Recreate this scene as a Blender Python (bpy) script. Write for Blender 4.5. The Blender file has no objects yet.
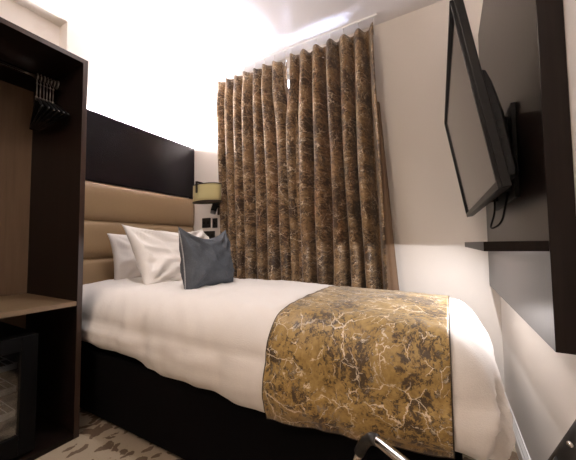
import bpy, bmesh, math, random
from math import sin, cos, pi, radians, exp
from mathutils import Vector, Matrix, noise

random.seed(7)
SC = bpy.context.scene
COL = SC.collection
V = Vector

# ------------------------------------------------------------------ materials
def new_mat(name):
    m = bpy.data.materials.new(name); m.use_nodes = True
    nt = m.node_tree; b = nt.nodes['Principled BSDF']
    return m, nt, b

def nd(nt, t, **kw):
    n = nt.nodes.new(t)
    for k, v in kw.items():
        if hasattr(n, k) and not isinstance(v, tuple):
            setattr(n, k, v)
        else:
            n.inputs[k.replace('_', ' ')].default_value = v
    return n

def ramp(nt, src, stops, interp='LINEAR'):
    r = nt.nodes.new('ShaderNodeValToRGB'); r.color_ramp.interpolation = interp
    el = r.color_ramp.elements
    while len(el) < len(stops): el.new(0.5)
    for e, (p, c) in zip(el, stops):
        e.position = p; e.color = (c[0], c[1], c[2], 1) if isinstance(c, tuple) else (c, c, c, 1)
    nt.links.new(src, r.inputs[0]); return r

def coords(nt, kind='Object', scale=(1, 1, 1)):
    tc = nt.nodes.new('ShaderNodeTexCoord'); mp = nt.nodes.new('ShaderNodeMapping')
    mp.inputs['Scale'].default_value = scale
    nt.links.new(tc.outputs[kind], mp.inputs[0]); return mp.outputs[0]

def tex_noise(nt, vec, scale, detail=4, rough=.5, dist=0.):
    n = nt.nodes.new('ShaderNodeTexNoise')
    n.inputs['Scale'].default_value = scale; n.inputs['Detail'].default_value = detail
    n.inputs['Roughness'].default_value = rough; n.inputs['Distortion'].default_value = dist
    nt.links.new(vec, n.inputs['Vector']); return n.outputs['Fac']

def mix(nt, fac, a, b):
    m = nt.nodes.new('ShaderNodeMix'); m.data_type = 'RGBA'
    for sock, val in ((m.inputs[0], fac), (m.inputs[6], a), (m.inputs[7], b)):
        if hasattr(val, 'is_output'): nt.links.new(val, sock)
        elif isinstance(val, tuple): sock.default_value = (*val, 1)
        else: sock.default_value = val
    return m.outputs[2]

def math_n(nt, op, a, b=None, clamp=False):
    m = nt.nodes.new('ShaderNodeMath'); m.operation = op; m.use_clamp = clamp
    for i, v in enumerate((a, b)):
        if v is None: continue
        if hasattr(v, 'is_output'): nt.links.new(v, m.inputs[i])
        else: m.inputs[i].default_value = v
    return m.outputs[0]

def bump(nt, b, h, strength=.2, dist=.01):
    n = nt.nodes.new('ShaderNodeBump'); n.inputs['Strength'].default_value = strength
    n.inputs['Distance'].default_value = dist
    nt.links.new(h, n.inputs['Height']); nt.links.new(n.outputs[0], b.inputs['Normal'])

def plain(name, col, rough=.5, metal=0., spec=.5, noise_scale=40, var=.12, bmp=0.0, coat=0.):
    m, nt, b = new_mat(name)
    f = tex_noise(nt, coords(nt), noise_scale, 3)
    lo = tuple(c * (1 - var) for c in col); hi = tuple(min(1, c * (1 + var)) for c in col)
    r = ramp(nt, f, [(.3, lo), (.7, hi)])
    nt.links.new(r.outputs[0], b.inputs['Base Color'])
    b.inputs['Roughness'].default_value = rough; b.inputs['Metallic'].default_value = metal
    b.inputs['Specular IOR Level'].default_value = spec; b.inputs['Coat Weight'].default_value = coat
    if bmp: bump(nt, b, f, bmp, .004)
    return m

def wood(name, dark, light, rough=.35, stretch=(30, 30, 1.5), spec=.5, ior=1.5):
    m, nt, b = new_mat(name)
    f = tex_noise(nt, coords(nt, 'Object', stretch), 2.2, 6, .6, .6)
    r = ramp(nt, f, [(.3, dark), (.72, light)])
    nt.links.new(r.outputs[0], b.inputs['Base Color'])
    b.inputs['Roughness'].default_value = rough; b.inputs['Specular IOR Level'].default_value = spec
    b.inputs['IOR'].default_value = ior
    bump(nt, b, f, .04, .002)
    return m

def linen(name, col, scale=900, rough=.85, var=.04, bmp=.2):
    m, nt, b = new_mat(name)
    vec = coords(nt)
    f = tex_noise(nt, vec, scale * .35, 2)
    f2 = tex_noise(nt, vec, 9, 4)
    r = ramp(nt, f, [(.3, tuple(c * (1 - var) for c in col)), (.7, col)])
    nt.links.new(r.outputs[0], b.inputs['Base Color'])
    b.inputs['Roughness'].default_value = rough; b.inputs['Specular IOR Level'].default_value = .2 if sum(col) > .1 else .04
    b.inputs['Sheen Weight'].default_value = .15 if sum(col) > .6 else 0.
    h = math_n(nt, 'ADD', math_n(nt, 'MULTIPLY', f, .25), f2)
    bump(nt, b, h, bmp, .012)
    return m

def marbled(name, lo, hi, dark, cream, kind, s=1.0, rough=.6, transl=None, vein=1.0, warp=.12, cover=0.):
    """jacquard cloth: golden ground, inky blots, thin cream strokes"""
    m, nt, b = new_mat(name)
    vec = coords(nt, kind, (s, s, s))
    # warped coordinates for wandering strokes
    wn = nt.nodes.new('ShaderNodeTexNoise'); wn.inputs['Scale'].default_value = 6; wn.inputs['Detail'].default_value = 6; wn.inputs['Roughness'].default_value = .62
    nt.links.new(vec, wn.inputs['Vector'])
    vm = nt.nodes.new('ShaderNodeVectorMath'); vm.operation = 'MULTIPLY_ADD'
    vm.inputs[1].default_value = (warp, warp, warp)
    nt.links.new(wn.outputs['Color'], vm.inputs[0]); nt.links.new(vec, vm.inputs[2])
    wv = vm.outputs[0]
    g = tex_noise(nt, vec, 55, 5, .65)
    base = ramp(nt, g, [(.3, lo), (.68, hi)]).outputs[0]
    # dark flecks, clustered
    cl = tex_noise(nt, vec, 7, 2)
    fl = tex_noise(nt, wv, 52, 7, .8)
    fm = ramp(nt, math_n(nt, 'ADD', math_n(nt, 'MULTIPLY', fl, .75), math_n(nt, 'MULTIPLY', cl, .35)),
              [(.565 - cover, 0.), (.60 - cover, 1.)]).outputs[0]
    c1 = mix(nt, math_n(nt, 'MULTIPLY', fm, .85), base, dark)
    # cream strokes: cell borders of warped voronoi, broken up
    def strokes(scale, w, seed):
        mp = nt.nodes.new('ShaderNodeMapping'); mp.inputs['Location'].default_value = (seed, seed * .7, seed * .3)
        nt.links.new(wv, mp.inputs[0])
        vo = nt.nodes.new('ShaderNodeTexVoronoi'); vo.feature = 'DISTANCE_TO_EDGE'
        vo.inputs['Scale'].default_value = scale; nt.links.new(mp.outputs[0], vo.inputs['Vector'])
        line = ramp(nt, vo.outputs['Distance'], [(0., 1.), (w, 1.), (w * 2.2, 0.)]).outputs[0]
        br = ramp(nt, tex_noise(nt, mp.outputs[0], scale * .9, 3), [(.50, 0.), (.585, 1.)]).outputs[0]
        return math_n(nt, 'MULTIPLY', line, br)
    st = math_n(nt, 'MAXIMUM', strokes(5, .0055 * vein, 1.3), strokes(9, .0065 * vein, 7.7))
    st = math_n(nt, 'MAXIMUM', st, strokes(23, .012 * vein, 4.1))
    pat = ramp(nt, tex_noise(nt, wv, 26, 7, .8), [(.575, 0.), (.61, .95)]).outputs[0]
    st = math_n(nt, 'MAXIMUM', st, math_n(nt, 'MULTIPLY', pat, ramp(nt, tex_noise(nt, vec, 6, 2), [(.50, 0.), (.58, 1.)]).outputs[0]))
    c2 = mix(nt, math_n(nt, 'MULTIPLY', st, .8), c1, cream)
    nt.links.new(c2, b.inputs['Base Color'])
    b.inputs['Roughness'].default_value = rough; b.inputs['Specular IOR Level'].default_value = .3
    b.inputs['Sheen Weight'].default_value = .2
    bump(nt, b, g, .12, .004)
    if transl:
        tr = nt.nodes.new('ShaderNodeBsdfTranslucent'); tr.inputs[0].default_value = (*transl[0], 1)
        ms = nt.nodes.new('ShaderNodeMixShader'); ms.inputs[0].default_value = transl[1]
        out = nt.nodes['Material Output']
        nt.links.new(b.outputs[0], ms.inputs[1]); nt.links.new(tr.outputs[0], ms.inputs[2])
        nt.links.new(ms.outputs[0], out.inputs[0])
    return m

def emit(name, col, strength):
    m, nt, b = new_mat(name)
    b.inputs['Base Color'].default_value = (.8, .8, .8, 1)
    b.inputs['Emission Color'].default_value = (*col, 1); b.inputs['Emission Strength'].default_value = strength
    return m

def glass(name, tint=(1, 1, 1), refl=.12, rough=.02):
    m, nt, b = new_mat(name)
    tr = nt.nodes.new('ShaderNodeBsdfTransparent'); tr.inputs[0].default_value = (*tint, 1)
    gl = nt.nodes.new('ShaderNodeBsdfGlossy'); gl.inputs['Roughness'].default_value = rough
    fr = nt.nodes.new('ShaderNodeFresnel'); fr.inputs[0].default_value = 1.5
    f = math_n(nt, 'ADD', fr.outputs[0], refl, True)
    ms = nt.nodes.new('ShaderNodeMixShader'); nt.links.new(f, ms.inputs[0])
    nt.links.new(tr.outputs[0], ms.inputs[1]); nt.links.new(gl.outputs[0], ms.inputs[2])
    nt.links.new(ms.outputs[0], nt.nodes['Material Output'].inputs[0])
    return m

def carpet_mat():
    m, nt, b = new_mat('carpet')
    vec = coords(nt)
    wn = nt.nodes.new('ShaderNodeTexNoise'); wn.inputs['Scale'].default_value = 12; wn.inputs['Detail'].default_value = 5
    nt.links.new(vec, wn.inputs['Vector'])
    vm = nt.nodes.new('ShaderNodeVectorMath'); vm.operation = 'MULTIPLY_ADD'; vm.inputs[1].default_value = (.17, .17, .17)
    nt.links.new(wn.outputs['Color'], vm.inputs[0]); nt.links.new(vec, vm.inputs[2])
    vo = nt.nodes.new('ShaderNodeTexVoronoi'); vo.inputs['Scale'].default_value = 17
    mp = nt.nodes.new('ShaderNodeMapping'); mp.inputs['Rotation'].default_value = (0, 0, .7); mp.inputs['Scale'].default_value = (1, .55, 1)
    nt.links.new(vm.outputs[0], mp.inputs[0]); nt.links.new(mp.outputs[0], vo.inputs['Vector'])
    n2 = tex_noise(nt, vec, 6, 3)
    sel = math_n(nt, 'ADD', vo.outputs['Distance'], math_n(nt, 'MULTIPLY', n2, .5))
    leaf = ramp(nt, sel, [(.66, 1.), (.71, 0.)]).outputs[0]
    pile = tex_noise(nt, vec, 260, 3)
    c = mix(nt, leaf, (.46, .385, .29), (.16, .11, .075))
    c = mix(nt, math_n(nt, 'MULTIPLY', pile, .35), c, (.20, .16, .12))
    nt.links.new(c, b.inputs['Base Color']); b.inputs['Roughness'].default_value = .95
    b.inputs['Specular IOR Level'].default_value = .1
    bump(nt, b, pile, .5, .006)
    return m

M = {}
M['wall'] = plain('wall_paint', (.80, .755, .705), .65, noise_scale=180, var=.012, bmp=.03, spec=.3)
M['ceiling'] = plain('ceiling_paint', (.83, .80, .795), .8, noise_scale=150, var=.01, spec=.2)
M['trim'] = plain('trim_paint', (.83, .81, .79), .35, noise_scale=60, var=.02)
M['carpet'] = carpet_mat()
M['wenge'] = wood('wenge_veneer', (.005, .003, .0025), (.012, .0065, .005), .42, spec=.18)
M['wenge_edge'] = wood('wenge_edging', (.030, .016, .011), (.050, .027, .019), .4)
M['wenge_gloss'] = wood('wenge_lacquer', (.004, .003, .005), (.008, .005, .007), .25, (30, 1.5, 30), .25)
M['panel'] = wood('wall_panel_laminate', (.010, .0065, .0055), (.018, .012, .010), .28, (30, 30, 1.2), .25, 1.38)
M['back'] = wood('wardrobe_back_veneer', (.13, .082, .05), (.17, .11, .068), .5)
M['oak'] = wood('shelf_veneer', (.16, .108, .062), (.23, .155, .09), .4, (30, 1.6, 30))
M['leather'] = plain('tan_leatherette', (.33, .225, .125), .42, noise_scale=220, var=.05, bmp=.06, spec=.45)
M['leather_seam'] = plain('leatherette_side', (.22, .15, .085), .55, noise_scale=200, var=.05)
M['white'] = linen('white_cotton', (.82, .78, .74))
M['pillow'] = linen('pillow_cotton', (.84, .80, .76), bmp=.16)
M['grey'] = linen('slate_cloth', (.098, .108, .125), 500, .7, .25, .12)
M['zip'] = plain('zip_tape', (.33, .32, .32), .5, noise_scale=400, var=.6)
M['divan'] = linen('black_divan_cloth', (.0045, .004, .0045), 700, .8, .3, .1)
M['runner'] = marbled('gold_jacquard', (.235, .143, .040), (.45, .30, .10), (.022, .012, .012), (.85, .74, .58), 'UV', 1.0, .45, cover=.012)
M['runner_edge'] = plain('runner_binding', (.035, .022, .013), .6)
M['curtain'] = marbled('brown_jacquard', (.14, .08, .036), (.35, .225, .11), (.014, .008, .006), (.85, .68, .50), 'UV', 1.2, .42, ((.45, .17, .10), .05), .8, .16, .03)
M['lining'] = plain('curtain_lining', (.17, .105, .062), .8, noise_scale=60, var=.05)
M['black'] = plain('black_plastic', (.007, .007, .0075), .38, spec=.25, noise_scale=80, var=.15)
M['black_matt'] = plain('black_matt_plastic', (.006, .006, .0065), .5, spec=.25, noise_scale=80, var=.15)
M['screen'] = plain('dark_screen_glass', (.012, .011, .011), .14, noise_scale=10, var=.05, spec=.6)
M['chrome'] = plain('chrome', (.72, .70, .67), .14, 1., noise_scale=30, var=.03)
M['steel'] = plain('dull_steel', (.42, .41, .40), .3, 1., noise_scale=60, var=.05)
M['bronze'] = plain('dark_bronze', (.028, .017, .012), .4, .3, noise_scale=60, var=.2)
M['black_leather'] = plain('black_leather', (.018, .017, .016), .38, noise_scale=160, var=.2, bmp=.08)
M['shade'] = linen('olive_lamp_cloth', (.47, .41, .20), 600, .8, .06, .05)
M['shade_in'] = plain('lamp_diffuser', (.10, .055, .035), .6)
M['fridge_black'] = plain('fridge_black', (.004, .004, .0045), .45, spec=.1, noise_scale=80, var=.1)
M['socket'] = plain('black_faceplate', (.012, .011, .011), .3, noise_scale=50, var=.1)
M['fridge_in'] = plain('fridge_liner', (.55, .56, .57), .5, noise_scale=30, var=.04)
M['red'] = plain('red_plug', (.45, .05, .035), .4)
M['glass'] = glass('clear_glass')
M['fridge_glass'] = glass('fridge_door_glass', (.80, .83, .86), .20, .08)
M['led'] = emit('led_lens', (1, .93, .88), 12.0)
M['globe'] = emit('fill_globe_glow', (1, .83, .69), 122.0)  # glow of the fill globe added in the entry
M['tube'] = emit('tube_lit', (1, .93, .955), 590.0)
M['wire'] = plain('grey_wire', (.5, .5, .5), .35, .6)

# ------------------------------------------------------------------ mesh helpers
def bx(bm, x0, x1, y0, y1, z0, z1):
    vs = [bm.verts.new((x, y, z)) for x in (x0, x1) for y in (y0, y1) for z in (z0, z1)]
    for f in ((0, 1, 3, 2), (4, 6, 7, 5), (0, 4, 5, 1), (2, 3, 7, 6), (0, 2, 6, 4), (1, 5, 7, 3)):
        bm.faces.new([vs[i] for i in f])

def box(*a):
    bm = bmesh.new(); bx(bm, *a); return bm

def grid(bm, fn, nu, nv, closed_u=False, closed_v=False, uv=None):
    """fn(i,j)->Vector; returns vertex table"""
    T = [[bm.verts.new(fn(i, j)) for j in range(nv)] for i in range(nu)]
    lay = bm.loops.layers.uv.verify() if uv else None
    for i in range(nu if closed_u else nu - 1):
        for j in range(nv if closed_v else nv - 1):
            i2, j2 = (i + 1) % nu, (j + 1) % nv
            f = bm.faces.new((T[i][j], T[i2][j], T[i2][j2], T[i][j2])); f.smooth = True
            if uv:
                for l, (a, c) in zip(f.loops, ((i, j), (i + 1, j), (i + 1, j + 1), (i, j + 1))): l[lay].uv = uv(a, c)
    return T

def tube(bm, pts, r, n=10, cap=True):
    pts = [V(p) for p in pts]; prev = None; rings = []
    for k, p in enumerate(pts):
        t = (pts[min(k + 1, len(pts) - 1)] - pts[max(k - 1, 0)]).normalized()
        if prev is None:
            a = V((0, 0, 1)) if abs(t.z) < .9 else V((1, 0, 0))
            nx = t.cross(a).normalized()
        else:
            nx = (prev - t * prev.dot(t)).normalized()
        prev = nx; ny = t.cross(nx)
        rr = r[k] if isinstance(r, (list, tuple)) else r
        rings.append([bm.verts.new(p + nx * rr * cos(2 * pi * q / n) + ny * rr * sin(2 * pi * q / n)) for q in range(n)])
    for A, B in zip(rings, rings[1:]):
        for q in range(n):
            f = bm.faces.new((A[q], A[(q + 1) % n], B[(q + 1) % n], B[q])); f.smooth = True
    if cap:
        bm.faces.new(rings[0][::-1]); bm.faces.new(rings[-1])

def arc_path(pts, r, k=6):
    """polyline with rounded corners"""
    pts = [V(p) for p in pts]; out = [pts[0]]
    for a, p, c in zip(pts, pts[1:], pts[2:]):
        d1 = (a - p).normalized(); d2 = (c - p).normalized()
        s = p + d1 * r; e = p + d2 * r
        for q in range(k + 1):
            t = q / k; out.append(s * (1 - t) ** 2 + p * 2 * t * (1 - t) + e * t * t)
    out.append(pts[-1]); return out

def cyl(bm, p0, p1, r, n=24): tube(bm, [p0, p1], r, n)

def root_loc(o):
    v = V((0, 0, 0))
    while o is not None: v += o.location; o = o.parent
    return v

def obj(name, bm, m, parent=None, bevel=0., smooth=False, solid=0., xf=None):
    """link a bmesh, built in world coordinates, as ONE mesh object"""
    if xf is not None: bmesh.ops.transform(bm, matrix=xf, verts=bm.verts)
    bmesh.ops.recalc_face_normals(bm, faces=bm.faces)
    off = root_loc(parent)
    if parent is not None: bmesh.ops.translate(bm, verts=bm.verts, vec=-off)
    me = bpy.data.meshes.new(name); bm.to_mesh(me); bm.free()
    o = bpy.data.objects.new(name, me); COL.objects.link(o)
    if smooth:
        for p in me.polygons: p.use_smooth = True
    me.materials.append(M[m])
    if solid:
        s = o.modifiers.new('solid', 'SOLIDIFY'); s.thickness = solid; s.offset = 0
    if bevel:
        b = o.modifiers.new('bevel', 'BEVEL'); b.width = bevel; b.segments = 2; b.limit_method = 'ANGLE'; b.angle_limit = radians(40)
    if parent is not None: o.parent = parent
    return o

def tag(o, label, cat, group=None):
    o['label'] = label; o['category'] = cat
    if group: o['group'] = group
    return o

def thing(name, label, cat, loc=(0, 0, 0), group=None):
    o = bpy.data.objects.new(name, None); COL.objects.link(o); o.location = loc
    o.empty_display_size = .1
    return tag(o, label, cat, group)

def struct(name, bm, m, parent=None, bevel=0.):
    o = obj(name, bm, m, parent, bevel)
    if parent is None: o['kind'] = 'structure'
    return o

def nz(x, y=0., z=0.): return noise.noise(V((x, y, z)))
def sstep(a, b, x):
    t = max(0, min(1, (x - a) / (b - a))); return t * t * (3 - 2 * t)

# ------------------------------------------------------------------ room shell
XL, XR, YW, ZC = -2.20, .249, 2.016, 2.454
YB = -1.7
struct('floor', box(-2.32, 1.3, YB - .1, YW + .2, -.1, 0), 'carpet')
struct('ceiling', box(-2.32, 1.3, YB - .1, YW + .2, ZC, ZC + .1), 'ceiling')
bm = bmesh.new()
bx(bm, XL - .2, XL, .93, YW, 0, ZC); bx(bm, XL - .2, XL, YB, .93, 2.443, ZC)
bx(bm, XL - .2, XL - .10, YB, .93, 0, 2.443)
struct('wall_left', bm, 'wall')
WX0, WX1, WZ0, WZ1 = -1.62, -.52, .92, 2.36
bm = bmesh.new()
bx(bm, XL - .2, WX0, YW, YW + .18, 0, ZC); bx(bm, WX1, XR + .15, YW, YW + .18, 0, ZC)
bx(bm, WX0, WX1, YW, YW + .18, 0, WZ0); bx(bm, WX0, WX1, YW, YW + .18, WZ1, ZC)
struct('wall_back', bm, 'wall')
struct('wall_right', box(XR, XR + .15, .0 - .35, YW, 0, ZC), 'wall')
bm = bmesh.new()
bx(bm, XR + .15, 1.2, -.35, -.25, 0, ZC); bx(bm, 1.1, 1.2, YB, -.35, 0, ZC); bx(bm, XL - .1, 1.2, YB - .1, YB, 0, ZC)
struct('wall_front', bm, 'wall')

def skirting(bm, a, b, n, h=.092):
    """moulded board along a->b, standing out along n"""
    prof = [(0, 0), (.017, 0), (.017, h * .62), (.012, h * .70), (.013, h * .80), (.006, h * .93), (.004, h), (0, h)]
    a, b, n = V(a), V(b), V(n)
    T = [[bm.verts.new(p + n * o + V((0, 0, z))) for o, z in prof] for p in (a, b)]
    k = len(prof)
    for j in range(k): bm.faces.new((T[0][j], T[1][j], T[1][(j + 1) % k], T[0][(j + 1) % k]))
    bm.faces.new(T[0]); bm.faces.new(T[1][::-1])
bm = bmesh.new(); skirting(bm, (XR, -.35, 0), (XR, YW, 0), (-1, 0, 0)); struct('baseboard_right', bm, 'trim')
bm = bmesh.new(); skirting(bm, (XL, YW, 0), (XR - .017, YW, 0), (0, -1, 0)); struct('baseboard_back', bm, 'trim')

# window behind the curtains
bm = bmesh.new(); bx(bm, WX0, WX1, YW + .09, YW + .095, WZ0, WZ1)
w = struct('window_1', bm, 'glass')
bm = bmesh.new()
for a in ((WX0, WX0 + .05, WZ0, WZ1), (WX1 - .05, WX1, WZ0, WZ1), ((WX0 + WX1) / 2 - .03, (WX0 + WX1) / 2 + .03, WZ0, WZ1)):
    bx(bm, a[0], a[1], YW + .07, YW + .12, a[2], a[3])
bx(bm, WX0, WX1, YW + .07, YW + .12, WZ0, WZ0 + .05); bx(bm, WX0, WX1, YW + .07, YW + .12, WZ1 - .05, WZ1)
obj('window_frame', bm, 'trim', w, .004)

# ------------------------------------------------------------------ headboard
HB0, HB1 = .785, 2.008
t = thing('headboard', 'bed headboard with a glossy dark wood top over tan padded channels', 'headboard', (-2.17, 1.4, 0))
obj('wood_panel', box(-2.168, -2.15, HB0, HB1, 1.379, 1.875), 'wenge_gloss', t, .002)
bm = bmesh.new()
bx(bm, -2.20, -2.168, HB0, HB0 + .02, .1, 1.86); bx(bm, -2.20, -2.168, HB1 - .02, HB1, .1, 1.86); bx(bm, -2.20, -2.168, HB0, HB1, 1.30, 1.34)
obj('backing_frame', bm, 'wenge', t)
seams = [1.374, 1.104, .838, .572, .31]
for k in range(4):
    z1, z0 = seams[k], seams[k + 1]
    bm = bmesh.new(); n = 16
    def fpad(i, j, z0=z0, z1=z1):
        # closed tube-like section: front bulge then flat back
        y = HB0 + (HB1 - HB0) * i / 24
        a = j / 19
        if j < 16:
            s = j / 15; z = z1 - (z1 - z0) * s
            d = (1 - abs(2 * s - 1) ** 3.2) ** .6 if 0 < s < 1 else 0
            edge = min(1, (min(y - HB0, HB1 - y) / .03 + .15)) ** .5
            return V((-2.158 + .030 * d * min(1, edge), y, z - .0008 * (1 if j == 0 else 0)))
        s = (j - 16) / 3; return V((-2.168, y, z0 + (z1 - z0) * s))
    T = grid(bm, fpad, 25, 20, closed_v=True)
    bm.faces.new(T[0]); bm.faces.new(T[-1][::-1])
    obj('padded_channel', bm, 'leather', t)
bm = bmesh.new(); cyl(bm, (-2.184, .96, 1.879), (-2.184, HB1 - .03, 1.879), .008, 12)
obj('led_tube', bm, 'tube', t, smooth=True)
obj('tube_channel', box(-2.196, -2.172, .95, HB1 - .02, 1.860, 1.868), 'trim', t)

# ------------------------------------------------------------------ bed
bed = thing('bed', 'single divan bed with a black fabric base under the white bedding', 'bed', (-1.05, 1.36, 0))
bm = box(-2.12, .015, .875, 1.83, .03, .36); obj('divan_base', bm, 'divan', bed, .012)
bm = box(-2.115, .0, .90, 1.80, .36, .585); obj('mattress', bm, 'white', bed, .05)
for x in (-2.0, -1.0, -.08):
    for y in (.95, 1.76): bm = bmesh.new(); cyl(bm, (x, y, 0), (x, y, .035), .022, 12); obj('castor', bm, 'black', bed)

# duvet surface
RX0, RX1, RY0, RY1 = -1.962, .0, 1.0, 1.665
def ztop(x, y):
    k = (x - RX0) / (RX1 - RX0)
    c = 1 - abs(2 * (y - RY0) / (RY1 - RY0) - 1) ** 2
    return .692 - .022 * k + .012 * max(0, c) - .03 * sstep(.5, 1, k) * sstep(1.3, 1.9, y)
def hem_z(x, y, d):
    """height of the hem below boundary point in outward direction d"""
    near = .352 + .068 * sstep(-.75, -1.8, x) + .045 * sstep(-.42, .02, x) + .006 * sin(x * 13)
    foot = .345 + .02 * sin(y * 7)
    far = .50; head = .60
    wn, wf, wr, wh = max(0, -d.y) ** 2, max(0, d.y) ** 2, max(0, d.x) ** 2, max(0, -d.x) ** 2
    return (near * wn + far * wf + foot * wr + head * wh) / (wn + wf + wr + wh)
def wrinkle(p, q):
    side = sstep(.3, .7, q)
    a = .010 * nz(p.x * 3.1, p.y * 3.1, 1.7) + .005 * nz(p.x * 7, p.y * 7, 4 + p.z * 3)
    f = .011 * nz(p.x * 9 + p.y * 9, p.z * 2.0, 8.8) + .010 * nz((p.x - p.y) * 17, p.z * 4, 2.2) + .006 * nz((p.x + p.y) * 6, p.z * 24, 6.1)
    diag = .0045 * nz(p.x * 14 + p.y * 22, p.x * 3, 5.0) + .003 * nz(p.x * 30, p.y * 8, 3.3)
    return a + side * f + (1 - side) * diag
def dprof(b, d, q):
    """b boundary point (x,y), d outward dir, q 0..1 down the edge -> position"""
    zt = ztop(b.x, b.y); hz = hem_z(b.x, b.y, d)
    r = .155 - .035 * max(0, d.x) ** 2 - .02 * max(0, d.y) ** 2; rz = .15
    flare = .012 * max(0, -d.y) ** 2 + .006 * max(0, d.x)
    if hz > zt - rz - .02: rz = max(.03, zt - hz - .02)
    if q < .5:
        f = q / .5 * pi / 2; o = r * sin(f); z = zt - rz * (1 - cos(f))
        n = V((d.x * sin(f), d.y * sin(f), cos(f)))
    else:
        s = (q - .5) / .5; z = (zt - rz) * (1 - s) + hz * s
        o = r + flare * s + .014 * sin(pi * s) * max(0, -d.y) - .022 * s ** 6
        n = V((d.x, d.y, 0))
    p = V((b.x + d.x * o, b.y + d.y * o, z))
    h = wrinkle(p, q)
    # tucked fold at the foot corner
    if d.x > .15 and d.y < -.05:
        ang = math.atan2(-d.y, d.x)
        g = ang - .62 - .38 * sin((q - .45) * 3.0)
        h += -.05 * exp(-(g / .10) ** 2) * sstep(.38, .6, q) * (1 - sstep(.9, 1.0, q)) + .018 * exp(-((g - .22) / .12) ** 2) * sstep(.4, .6, q)
        h += .018 * exp(-((g + .24) / .13) ** 2) * sstep(.35, .6, q)
    return p + n * h, n
def top_pt(x, y):
    p = V((x, y, ztop(x, y))); return p + V((0, 0, wrinkle(p, 0)))

NX, NY, NA, NQ = 110, 40, 14, 26
bm = bmesh.new()
T = grid(bm, lambda i, j: top_pt(RX0 + (RX1 - RX0) * i / NX, RY0 + (RY1 - RY0) * j / NY), NX + 1, NY + 1)
per = []
def arc(cx, cy, a0):
    for k in range(NA + 1):
        a = a0 + pi / 2 * k / NA; per.append((V((cx, cy)), V((cos(a), sin(a)))))
for i in range(1, NX): per.append((V((RX0 + (RX1 - RX0) * i / NX, RY0)), V((0, -1))))
arc(RX1, RY0, -pi / 2)
for j in range(1, NY): per.append((V((RX1, RY0 + (RY1 - RY0) * j / NY)), V((1, 0))))
arc(RX1, RY1, 0)
for i in range(NX - 1, 0, -1): per.append((V((RX0 + (RX1 - RX0) * i / NX, RY1)), V((0, 1))))
arc(RX0, RY1, pi / 2)
for j in range(NY - 1, 0, -1): per.append((V((RX0, RY0 + (RY1 - RY0) * j / NY)), V((-1, 0))))
arc(RX0, RY0, pi)
grid(bm, lambda i, j: dprof(per[i][0], per[i][1], j / NQ)[0] if j else top_pt(*per[i][0]), len(per), NQ + 1, closed_u=True)
bmesh.ops.remove_doubles(bm, verts=bm.verts, dist=1e-5)
dv = obj('duvet', bm, 'white', None, smooth=True)
tag(dv, 'puffy white duvet spread over the bed and hanging down its sides', 'duvet')

# runner across the foot
QN, QT = 30, 54
RA, RB = -.555, -.004
def run_pt(i, j, lift=.008):
    x = RA + (RB - RA) * i / 60
    if j <= QN:
        q = 1.02 - 1.02 * j / QN
        p, n = dprof(V((x, RY0)), V((0, -1)), max(0.001, min(1, q)))
        if q > 1: p = p + V((0, 0, -.012))
        return p + n * lift
    if j <= QN + QT:
        y = RY0 + (RY1 - RY0) * (j - QN) / QT
        return top_pt(x, y) + V((0, 0, lift))
    q = (j - QN - QT) / 12 * .5
    p, n = dprof(V((x, RY1)), V((0, 1)), max(.001, q)); return p + n * lift
run = thing('bed_runner', 'gold marbled bed runner draped across the foot of the white duvet', 'bed runner', (-.29, 1.35, .68))
bm = bmesh.new(); NR = QN + QT + 13
grid(bm, run_pt, 61, NR, uv=lambda i, j: (.566 * i / 60, .0125 * j))
obj('cloth', bm, 'runner', run, smooth=True, solid=.004)
bm = bmesh.new()
for i in (0, 60): tube(bm, [run_pt(i, j, .009) for j in range(0, NR, 1)], .0020, 6)
tube(bm, [run_pt(i, 0, .009) for i in range(61)], .0020, 6)
obj('piped_edge', bm, 'runner_edge', run, smooth=True)

# pillows
def pillow_bm(o, ex, ez, w, h, th, seed, pinch=.06, n=40, wr=.012, sag=0., flap=0.):
    """o bottom centre, ex width axis, ez up axis; pointed corners, puffed middle, creases"""
    ex, ez = V(ex).normalized(), V(ez).normalized(); nn = ex.cross(ez).normalized()
    bm = bmesh.new(); tabs = []
    for side in (1, -1):
        def fn(i, j):
            u, v = 2 * i / n - 1, 2 * j / n - 1
            # denser sampling toward the border
            u, v = sin(u * pi / 2) * .35 + u * .65, sin(v * pi / 2) * .35 + v * .65
            a = .5 * w * u * (1 - pinch * (1 - v * v) * abs(u) ** 3)
            b = .5 * h * v * (1 - pinch * (1 - u * u) * abs(v) ** 3)
            e = max(0, (1 - abs(u) ** 2.6)) * max(0, (1 - abs(v) ** 2.6))
            t = .5 * th * e ** .52 * (1 + .15 * (-v))
            if e > 0:
                k = min(1, e * 4)
                t += k * wr * (nz(u * 2.2 + seed, v * 2.2, side) + .6 * nz(u * 5 + v * 3 + seed, v * 2 - u * 2, side * 2.) + .35 * nz(u * 3, v * 11 + u * 4, seed))
                # tension creases running out of the corners
                for cu, cv in ((1, 1), (-1, 1), (1, -1), (-1, -1)):
                    du, dv_ = u - cu, v - cv; r = math.hypot(du, dv_); an = math.atan2(dv_ * cv, du * cu)
                    t += k * wr * .55 * sin(an * 13 + seed * 3 + cu) * exp(-((r - .5) / .35) ** 2)
            bow = sag * (1 - u * u)
            return V(o) + ex * a + ez * (b + .5 * h - bow * (v * .5 + .5)) + nn * (side * max(t, 0))
        tabs.append(grid(bm, fn, n + 1, n + 1))
    bmesh.ops.remove_doubles(bm, verts=bm.verts, dist=2e-4)
    return bm

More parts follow.
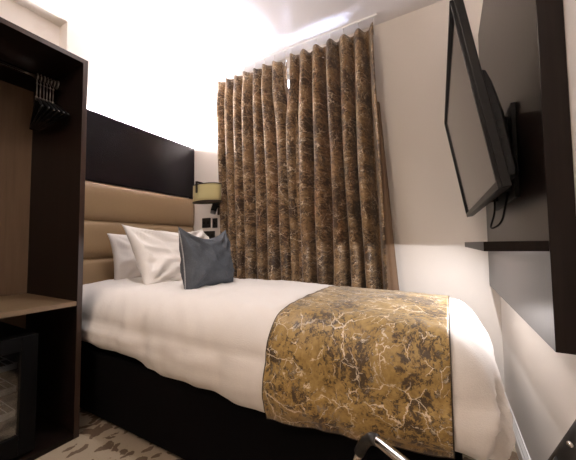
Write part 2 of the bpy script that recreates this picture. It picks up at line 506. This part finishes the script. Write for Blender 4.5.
bm = pillow_bm((-1.935, 1.465, .650), (0, 1, 0), (-.22, 0, 1), .70, .37, .16, 3.3, .085, wr=.010)
tag(obj('pillow', bm, 'pillow', smooth=True), 'white pillow standing upright against the padded headboard, half hidden by another pillow', 'pillow', 'white pillows')
bm = pillow_bm((-1.565, 1.435, .668), (.02, 1, 0), (-.50, 0, .80), .68, .465, .18, 1.7, .06, wr=.028, sag=.045)
tag(obj('pillow', bm, 'pillow', smooth=True), 'plump white pillow with a pointed corner leaning behind the slate cushion', 'pillow', 'white pillows')
cu = thing('cushion', 'slate grey square scatter cushion propped in front of the white pillows', 'cushion', (-1.27, 1.27, .69))
co, cex, cez = (-1.205, 1.262, .664), (-.05, 1, 0), (-.20, .03, 1)
bm = pillow_bm(co, cex, cez, .405, .370, .15, 6.1, .075, n=44, wr=.018, sag=.055)
obj('cover', bm, 'grey', cu, smooth=True)
bm = bmesh.new()
ex, ez = V(cex).normalized(), V(cez).normalized()
pts = []
for k in range(21):
    v = -.86 + 1.72 * k / 20
    pts.append(V(co) + ex * (-.5 * .405 * (1 - .075 * (1 - v * v)) - .001) + ez * (.370 * (v + 1) / 2 - 0))
tube(bm, pts, .0035, 6)
obj('zip', bm, 'zip', cu, smooth=True)

# ------------------------------------------------------------------ wardrobe
WF, WY1, WY0, WT = -1.60, .774, -.25, 1.882
wd = thing('wardrobe', 'open dark wood wardrobe with a hanging rail and a tan shelf', 'wardrobe', (-1.9, .26, 0))
for y in (WY0, WY1 - .022):
    s = obj('side_panel', box(-2.19, WF - .004, y, y + .022, 0, WT - .022), 'wenge', wd)
    obj('edging', box(WF - .004, WF, y, y + .022, 0, WT), 'wenge_edge', s)
s = obj('top_panel', box(-2.19, WF - .004, WY0, WY1, WT - .022, WT), 'wenge', wd)
obj('edging', box(WF - .004, WF, WY0 + .022, WY1 - .022, WT - .022, WT), 'wenge_edge', s)
obj('base_panel', box(-2.19, WF, WY0 + .022, WY1 - .022, 0, .022), 'wenge', wd, .001)
obj('back_panel', box(-2.185, -2.165, WY0 + .022, WY1 - .022, .022, WT - .022), 'back', wd)
obj('shelf', box(-2.165, WF - .005, WY0 + .022, WY1 - .022, .632, .654), 'oak', wd, .001)
bm = bmesh.new(); cyl(bm, (-1.87, WY0 + .022, 1.82), (-1.87, WY1 - .022, 1.82), .0125, 16)
r = obj('hanging_rail', bm, 'chrome', wd, smooth=True); r['label'] = 'chrome hanging rail'
bm = bmesh.new(); cyl(bm, (-1.87, WY1 - .028, 1.82), (-1.87, WY1 - .022, 1.82), .024, 20)
obj('rail_socket', bm, 'steel', wd)

# hangers
hpos = [.662, .677, .692, .706, .720, .734]
hang_lab = ['black clothes hanger on the wardrobe rail, farthest from the side panel', 'black clothes hanger on the wardrobe rail, second from the far end of the bunch',
            'black clothes hanger in the middle of the bunch, third of six on the rail', 'black clothes hanger in the middle of the bunch, fourth of six on the rail',
            'black clothes hanger on the wardrobe rail, next to the last one by the side panel', 'black clothes hanger on the wardrobe rail, closest to the side panel beside the bed']
h0 = thing('clothes_hanger', hang_lab[0], 'clothes hanger', (-1.87, 0, 1.82), 'hangers on the wardrobe rail')
bm = bmesh.new()
def sec(a, b, th=.009):
    """flat shaped wooden bar between outline points"""
for sgn in (-1, 1):
    pts = [V((-1.87 + sgn * .195 * k / 8, 0, 1.700 - .105 * (k / 8) ** 1.25)) for k in range(9)]
    tube(bm, pts, [.0068 - .0015 * k / 8 for k in range(9)], 10)
tube(bm, [(-1.87 - .185, 0, 1.600), (-1.87 + .185, 0, 1.600)], .0045, 8)
hb = obj('body', bm, 'black', h0, smooth=True)
bm = bmesh.new()
tube(bm, [V((-1.87 + .0185 * sin(a), 0, 1.82 + .0185 * cos(a))) for a in [2 * pi * k / 16 for k in range(17)]], .0028, 6)
tube(bm, [(-1.87, 0, 1.802), (-1.87, 0, 1.715)], .003, 6)
bmesh.ops.create_uvsphere(bm, u_segments=10, v_segments=8, radius=.006, matrix=Matrix.Translation((-1.87, 0, 1.785)))
bmesh.ops.create_uvsphere(bm, u_segments=10, v_segments=8, radius=.0065, matrix=Matrix.Translation((-1.87, 0, 1.712)))
hh = obj('hook', bm, 'steel', h0, smooth=True); hh['label'] = 'steel hook'
for k, y in enumerate(hpos):
    if k == 0: r_ = h0
    else:
        r_ = h0.copy(); COL.objects.link(r_)
        for ch in (hb, hh):
            c = ch.copy(); COL.objects.link(c); c.parent = r_
        r_['label'] = hang_lab[k]
    r_.location = (-1.87, y, 1.82); r_.rotation_euler = (0, 0, radians([-13, -10, -8, -6, -4, -2][k]))

# mini fridge
fr = thing('mini_fridge', 'black glass-fronted mini fridge standing in the bottom of the wardrobe', 'fridge', (-1.85, .39, .022))
FX, FY0, FY1, FZ0, FZ1 = -1.625, .17, .612, .034, .535
bm = bmesh.new()
bx(bm, -2.10, FX - .05, FY0, FY0 + .03, FZ0, FZ1); bx(bm, -2.10, FX - .05, FY1 - .03, FY1, FZ0, FZ1)
bx(bm, -2.10, FX - .05, FY0 + .03, FY1 - .03, FZ1 - .03, FZ1); bx(bm, -2.10, FX - .05, FY0 + .03, FY1 - .03, FZ0, FZ0 + .06)
bx(bm, -2.10, -2.07, FY0 + .03, FY1 - .03, FZ0 + .06, FZ1 - .03)
obj('cabinet', bm, 'fridge_black', fr)
bm = bmesh.new()
bx(bm, -2.07, -2.065, FY0 + .03, FY1 - .03, FZ0 + .06, FZ1 - .03)
obj('liner', bm, 'fridge_in', fr)
dr = obj('door', (lambda b: (bx(b, FX - .045, FX, FY0, FY0 + .055, FZ0, FZ1), bx(b, FX - .045, FX, FY1 - .058, FY1, FZ0, FZ1),
        bx(b, FX - .045, FX, FY0 + .055, FY1 - .058, FZ1 - .062, FZ1), bx(b, FX - .045, FX, FY0 + .055, FY1 - .058, FZ0, FZ0 + .085), b)[-1])(bmesh.new()), 'fridge_black', fr, .003)
g = obj('glass_pane', box(FX - .02, FX - .014, FY0 + .05, FY1 - .053, FZ0 + .08, FZ1 - .057), 'fridge_glass', dr); g['label'] = 'clear glass door pane'
for z in (.185, .29, .39):
    bm = bmesh.new()
    for k in range(15): y = FY0 + .035 + (FY1 - FY0 - .07) * k / 14; cyl(bm, (-2.06, y, z), (FX - .06, y, z), .0018, 6)
    for x in (-2.05, -1.86, FX - .062): cyl(bm, (x, FY0 + .031, z), (x, FY1 - .031, z), .0028, 6)
    bx(bm, FX - .066, FX - .060, FY0 + .031, FY1 - .031, z, z + .022)
    obj('wire_shelf', bm, 'wire', fr)
for x in (-2.05, -1.70):
    for y in (FY0 + .04, FY1 - .04): bm = bmesh.new(); cyl(bm, (x, y, .022), (x, y, .036), .015, 12); obj('foot', bm, 'black', fr)

# ------------------------------------------------------------------ curtains
def curtain(label, xt0, xt1, xb0, xb1, n, seed, yc=1.930, amp=.052):
    t = thing('curtain', label, 'curtain', ((xt0 + xt1) / 2, yc, .02), 'window curtains')
    NS, NZ = int(n * 18), 60; per = abs(xt1 - xt0) / n
    zt, zb = 2.385, .025
    def fn(i, j):
        s = i / NS; k = j / NZ                                        # k 0 top, 1 bottom
        z = zt + (zb - zt) * k
        s2 = s + .02 * nz(s * 5, seed, 0) * sin(pi * s)
        x = (xt0 + (xt1 - xt0) * s2) * (1 - k) + (xb0 + (xb1 - xb0) * s2) * k
        ph = 2 * pi * n * s + 1.0 * nz(s * n * .55, k * 1.6 + .3, seed) * sstep(0, .5, k)
        a = amp * (.62 + .38 * sstep(0, .12, k)) * (1 + .32 * nz(s * n * .9, k * 1.1, seed + 5))
        inner = sstep(.86, 1., s) if seed < 3 else sstep(.14, 0., s)
        a *= 1 - .65 * inner
        if k < .035: a *= .75
        c = cos(ph); c = c * (1.25 - .25 * c * c)
        y = yc + (.020 if seed < 3 else -.020) * inner - a * c + .004 * nz(s * 30, k * 14, seed)
        x += .30 * per * sin(ph) * (.45 + .55 * sstep(.0, .2, k)) * .36 + .018 * nz(s * 3, k * 2.2, seed + 9) * sstep(.05, .4, k)
        zz = z + (.006 * cos(ph * 2 + seed) + .004 * nz(s * 20, seed)) * (1 - sstep(0, .1, k))
        x += (.075 if seed < 3 else -.03) * (s if seed < 3 else 1 - s) ** 6 * sstep(.06, .24, k)
        if k == 0 and seed < 3: zz -= .012 * exp(-((s - .97) / .05) ** 2)
        return V((x, min(y, 1.997), zz))
    bm = bmesh.new()
    W = abs(xt1 - xt0) * 1.9
    grid(bm, fn, NS + 1, NZ + 1, uv=lambda i, j: (seed + W * i / NS, (zt - zb) * (1 - j / NZ)))
    obj('cloth', bm, 'curtain', t, smooth=True, solid=.003)
    bm = bmesh.new()                                                  # gathered heading tape with its hooks
    pts = [fn(i, 2) + V((0, .012, 0)) for i in range(0, NS + 1, 4)]
    tube(bm, pts, .006, 6)
    for i in range(0, NS + 1, 18):
        p = fn(i, 1); tube(bm, [(p.x, 1.918, p.z - .03), (p.x, 1.918, 2.444)], .0025, 6)
    obj('heading_tape', bm, 'trim', t, smooth=True)
    return t, fn, NS, NZ
curtain('brown marbled curtain hanging behind the pillows beside the wall lamp', -1.752, -1.066, -1.675, -.985, 7, 1.0)
t, fn, NS, NZ = curtain('brown marbled curtain hanging behind the runner, nearer the television', -1.016, -.385, -.995, -.300, 6, 6.0, amp=.062)
bm = bmesh.new()
def lin(i, j):
    p = fn(NS, 14 + j); k = (14 + j - 14) / (NZ - 14)
    return V((p.x - .004 + (i / 6) * (.012 + .075 * k), p.y + .012 + .02 * (i / 6) + .006 * sin(i * 1.3), p.z))
grid(bm, lin, 7, NZ - 13)
l = obj('lining', bm, 'lining', t, smooth=True, solid=.003); l['label'] = 'plain tan lining turned out at the edge'
tr = obj('curtain_track', box(-1.78, -.36, 1.910, 1.926, 2.442, ZC), 'trim', None, .003)
tag(tr, 'slim white curtain track fixed to the ceiling above both curtains', 'curtain track')

# ------------------------------------------------------------------ wall lamp and plates
lp = thing('wall_lamp', 'wall lamp with an olive drum shade and dark bronze arm beside the headboard', 'lamp', (-1.80, 2.0, 1.35))
LX, LY, RXs, RYs, Z0, Z1 = -1.768, 1.79, .143, .072, 1.285, 1.432
bm = bmesh.new(); nseg = 40
grid(bm, lambda i, j: V((LX + RXs * cos(2 * pi * i / nseg), LY + RYs * sin(2 * pi * i / nseg), Z0 + (Z1 - Z0) * j / 4)), nseg, 5, closed_u=True)
sh = obj('shade', bm, 'shade', lp, smooth=True, solid=.003)
for z in (Z0 + .002, Z1 - .002):
    bm = bmesh.new()
    tube(bm, [V((LX + (RXs + .001) * cos(2 * pi * i / nseg), LY + (RYs + .001) * sin(2 * pi * i / nseg), z)) for i in range(nseg + 1)], .0045, 6)
    e = obj('trim_ring', bm, 'bronze', sh, smooth=True)
bm = bmesh.new()
bm.faces.new([bm.verts.new((LX + (RXs - .003) * cos(2 * pi * i / nseg), LY + (RYs - .003) * sin(2 * pi * i / nseg), Z0 + .008)) for i in range(nseg)])
obj('diffuser', bm, 'shade_in', lp, solid=.002)
bm = bmesh.new()
ax = -1.80
bx(bm, ax - .008, ax + .008, 1.700, 1.709, 1.355, 1.452)
bx(bm, ax - .008, ax + .008, 1.700, 2.0, 1.440, 1.452)
obj('arm', bm, 'bronze', lp, .001)
bm = bmesh.new(); bx(bm, ax - .045, ax + .03, 2.0, 2.015, 1.20, 1.46); obj('backplate', bm, 'bronze', lp, .003)
bm = bmesh.new()
cyl(bm, (ax - .008, 1.99, 1.27), (ax - .008, 1.93, 1.27), .010, 12)
cyl(bm, (ax, 1.935, 1.315), (ax - .012, 1.915, 1.225), .026, 20)
rl = obj('reading_light', bm, 'black', lp, smooth=False)
bm = bmesh.new(); cyl(bm, (ax - .012, 1.915, 1.226), (ax - .0155, 1.909, 1.200), .024, 20)
obj('lens_ring', bm, 'steel', rl)
def plate(label, x0, x1, z0, z1, rockers):
    t = thing('wall_socket', label, 'socket', ((x0 + x1) / 2, 2.016, (z0 + z1) / 2), 'black wall plates under the lamp')
    obj('faceplate', box(x0, x1, 2.006, 2.0155, z0, z1), 'socket', t, .002)
    for k in range(rockers):
        c = x0 + (x1 - x0) * (k + .5) / rockers
        obj('rocker', box(c - .009, c + .009, 2.002, 2.007, (z0 + z1) / 2 - .014, (z0 + z1) / 2 + .014), 'black', t, .001)
plate('square black wall plate below the lamp and closest to the headboard', -2.043, -1.940, 1.088, 1.180, 2)
plate('narrow black wall plate tucked beside the curtain edge', -1.912, -1.855, 1.083, 1.172, 1)
plate('wide black wall plate lowest on the wall, just above the cushion', -2.045, -1.885, .975, 1.055, 3)

# ------------------------------------------------------------------ right wall: panel, shelf, television
obj_ = obj('wall_panel', box(.201, .2485, .857, 2.0155, .675, 2.16), 'panel', None, .001)
tag(obj_, 'dark wood panel fixed to the wall behind the television', 'wall panel')
sf = thing('wall_shelf', 'slim dark wood shelf below the television', 'shelf', (.14, 1.3, .9))
obj('board', box(.077, .2005, .858, 1.76, .8985, .9225), 'wenge', sf, .001)
obj('led_strip', box(.158, .170, 1.09, 1.745, .8975, .8985), 'led', sf)

D = V((.12, .892, 1.066)); a, tl, L, Hh = -.024, .165, .906, .524
e = V((sin(a), cos(a), 0)); n0 = V((cos(a), -sin(a), 0)); u = V((0, 0, 1)) * cos(tl) - n0 * sin(tl); nn = u.cross(e) * 1.0
if nn.dot(n0) < 0: nn = -nn
TVM = Matrix(((e.x, u.x, nn.x, D.x), (e.y, u.y, nn.y, D.y), (e.z, u.z, nn.z, D.z), (0, 0, 0, 1)))   # local (along, up, back)
tv = thing('television', 'black flat screen television tilted down on its wall mount', 'television', (.15, 1.34, 1.3))
bm = box(-.004, L + .004, -.010, Hh + .004, .002, .024); obj('bezel', bm, 'black', tv, .003, xf=TVM)
bm = bmesh.new()
bx(bm, -.004, L + .004, Hh - .006, Hh + .004, -.007, .002); bx(bm, -.004, L + .004, -.010, .010, -.006, .002)
bx(bm, -.004, .007, .010, Hh - .006, -.006, .002); bx(bm, L - .010, L + .004, .010, Hh - .006, -.007, .002)
obj('front_frame', bm, 'black', tv, .001, xf=TVM)
bm = box(.010, L - .013, .012, Hh - .008, .0005, .003); s = obj('screen', bm, 'screen', tv, xf=TVM); s['label'] = 'dark glossy screen'
bm = bmesh.new()
def hz(i, j):
    a_ = .02 + (L - .04) * i / 20
    prof = [(.02, .024), (.02, .050), (.035, .058), (.20, .060), (.28, .054), (.312, .044), (.322, .024)]
    b_, c_ = prof[j]
    ed = min(1, min(i, 20 - i) / 1.0)
    return V((a_, b_, .024 + (c_ - .024) * (.6 + .4 * ed)))
T = grid(bm, hz, 21, 7, closed_v=True); bm.faces.new(T[0]); bm.faces.new(T[-1][::-1])
for f in bm.faces: f.smooth = False
rh = obj('rear_housing', bm, 'black_matt', tv, .002, xf=TVM)
bm = bmesh.new()
for k in range(10): bx(bm, .0185, .0203, .05 + .024 * k, .062 + .024 * k, .0265, .038)
obj('vent_slot', bm, 'black', rh, xf=TVM)
for k, w_ in ((.30, .02), (.36, .03), (.43, .02)): obj('plug', box(k, k + w_, .004, .021, .030, .046), 'red', tv, xf=TVM)
mt = thing('tv_bracket', 'black steel tilting bracket between the television and the wood panel', 'bracket', (.19, 1.34, 1.2))
obj('wall_plate', box(.188, .2005, 1.12, 1.56, 1.06, 1.36), 'black_matt', mt, .002)
for y in (1.19, 1.47):
    bm = bmesh.new(); bx(bm, .150, .190, y - .012, y + .012, 1.09, 1.34); obj('tilt_arm', bm, 'black_matt', mt, .002)
bm = bmesh.new()
base = TVM @ V((.42, .008, .05))
tube(bm, arc_path([base, base + V((.0, -.005, -.05)), V((.135, 1.28, .965)), V((.165, 1.22, .985)), V((.185, 1.2, 1.10))], .03, 6), .0035, 8)
tag(obj('cable', bm, 'black', smooth=True), 'thin black cable looping down under the television', 'cable')

# ------------------------------------------------------------------ chair at the lower edge
ch = thing('chair', 'chrome tubular armless chair with black leather seat close to the runner', 'chair', (-.1, .48, 0))
f = V((.155, .702, 0)) ; 
A = V((-.184, .700, 0)); ed = V((.88, -.475, 0)).normalized(); wd_ = V((-.475, -.88, 0)).normalized() * .40
seat_z = .480
def side(off, top=.745):
    a0 = A + off
    return [a0 + ed * .40 + V((0, 0, .012)), a0 - ed * .17 + V((0, 0, .012)), a0 + V((0, 0, seat_z)), a0 + ed * .277 + V((0, 0, seat_z - .022)), a0 + ed * (.277 + .45 * (top - .454)) + V((0, 0, top))]
bm = bmesh.new()
tube(bm, arc_path(side(V((0, 0, 0))), .045, 8), .0105, 14)
tube(bm, arc_path(side(wd_, .56), .045, 8), .0105, 14)
p1, p2 = A + ed * .40 + V((0, 0, .012)), A + wd_ + ed * .40 + V((0, 0, .012)); tube(bm, [p1, p2], .0105, 12)
fo = obj('frame', bm, 'chrome', ch, smooth=True); fo['label'] = 'chrome tube frame'
bm = bmesh.new()
def seat(i, j):
    s = i / 10; v = j / 9
    return A + wd_ * (.03 + .94 * s) + ed * (.115 + .13 * v) + V((0, 0, seat_z - .010 - .022 * v - .012 * sin(pi * s)))
grid(bm, seat, 11, 10)
obj('seat', bm, 'black_leather', ch, smooth=True, solid=.016)
bm = bmesh.new()
def back(i, j):
    s = i / 10; v = j / 6; z = .53 + (.10 - .09 * min(1, s * 4)) * v
    return A + wd_ * (.02 + .96 * s) + ed * (.277 + .45 * (z - .454) + .02 * sin(pi * s)) + V((0, 0, z))
grid(bm, back, 11, 7)
obj('backrest', bm, 'black_leather', ch, smooth=True, solid=.018)
bm = bmesh.new()
pz = lambda z, o=0.: A + ed * (.277 + .45 * (z - .454) + o) + V((0, 0, z))
tube(bm, [pz(.53), pz(.74)], .013, 14)
sl = obj('backrest_sleeve', bm, 'black_leather', ch, smooth=True)
bm = bmesh.new()
bmesh.ops.create_uvsphere(bm, u_segments=12, v_segments=8, radius=.004, matrix=Matrix.Translation(pz(.655) + V((-.009, -.009, .002))))
obj('rivet', bm, 'chrome', sl, smooth=True)
bm = bmesh.new()
c0 = A + V((0, 0, seat_z))
tube(bm, [A - ed * .022 + V((0, 0, seat_z - .060)), A - ed * .009 + V((0, 0, seat_z - .036)), A + ed * .003 + V((0, 0, seat_z - .018)), A + ed * .018 + V((0, 0, seat_z - .006)), A + ed * .034 + V((0, 0, seat_z - .002))], .0128, 14)
obj('corner_sleeve', bm, 'black_leather', ch, smooth=True)

# unseen fill globe added behind the camera to brighten the room
dl = thing('entry_fill_globe', 'unseen glowing globe added on the entry ceiling as fill', 'added fill light', (-.75, -.75, ZC))
bm = bmesh.new(); tube(bm, [(-.75, -.75, ZC - .0005), (-.75, -.75, ZC - .02)], .06, 24); obj('canopy', bm, 'trim', dl)
bm = bmesh.new(); bmesh.ops.create_uvsphere(bm, u_segments=24, v_segments=14, radius=.09, matrix=Matrix.Translation((-.75, -.75, ZC - .108))); obj('globe', bm, 'globe', dl, smooth=True)

# unseen ceiling spot, out of frame, added to brighten the bed
DX, DY = -1.12, .93
dl = thing('bed_fill_spot', 'unseen round ceiling spot added over the bed as fill', 'added fill light', (DX, DY, ZC))
bm = bmesh.new(); tube(bm, [V((DX + .045 * cos(k * pi / 16), DY + .045 * sin(k * pi / 16), ZC - .004)) for k in range(33)], .007, 8)
obj('rim', bm, 'trim', dl, smooth=True)
bm = bmesh.new(); cyl(bm, (DX, DY, ZC - .004), (DX, DY, ZC - .0005), .04, 24); obj('lens', bm, 'led', dl)

# ------------------------------------------------------------------ lights
def area(name, loc, sx, sy, power, col, rot=(0, 0, 0), spread=pi):
    l = bpy.data.lights.new(name, 'AREA'); l.shape = 'RECTANGLE'; l.size = sx; l.size_y = sy
    l.energy = power; l.color = col; l.spread = spread
    o = bpy.data.objects.new(name, l); COL.objects.link(o); o.location = loc; o.rotation_euler = rot; return o
area('shelf_strip_light', (.163, 1.42, .8955), .006, .64, 6.3, (1, .95, .96), (0, radians(40), 0))
l = bpy.data.lights.new('bed_fill_beam', 'SPOT'); l.energy = 38; l.color = (1, .96, .96); l.spot_size = radians(125); l.spot_blend = 1; l.shadow_soft_size = .04  # beam of the fill spot added above the bed
o = bpy.data.objects.new('bed_fill_beam', l); COL.objects.link(o); o.location = (DX, DY, ZC - .02)
w = bpy.data.worlds.new('sky'); SC.world = w; w.use_nodes = True
bg = w.node_tree.nodes['Background']; bg.inputs[0].default_value = (.62, .74, 1, 1); bg.inputs[1].default_value = 170.0

# ------------------------------------------------------------------ camera
yaw, pit, rol = radians(28.908), radians(2.913), radians(-.629)
fw = V((-sin(yaw) * cos(pit), cos(yaw) * cos(pit), sin(pit))); rt = V((cos(yaw), sin(yaw), 0)); up = rt.cross(fw)
r2 = rt * cos(rol) + up * sin(rol); u2 = up * cos(rol) - rt * sin(rol)
cd = bpy.data.cameras.new('camera'); cam = bpy.data.objects.new('camera', cd); COL.objects.link(cam)
cd.sensor_fit = 'HORIZONTAL'; cd.sensor_width = 36; cd.lens = 36 * 288.75 / 576; cd.clip_start = .01
cam.matrix_world = Matrix(((r2.x, u2.x, -fw.x, 0), (r2.y, u2.y, -fw.y, 0), (r2.z, u2.z, -fw.z, .92), (0, 0, 0, 1)))
SC.camera = cam
vs = SC.view_settings
SC.display_settings.display_device = 'sRGB'
vs.view_transform = 'Standard'; vs.look = 'None'; vs.exposure = 0.0; vs.gamma = 1.0; vs.use_curve_mapping = False
SC.cycles.use_denoising = True
SC.cycles.max_bounces = 10; SC.cycles.diffuse_bounces = 6
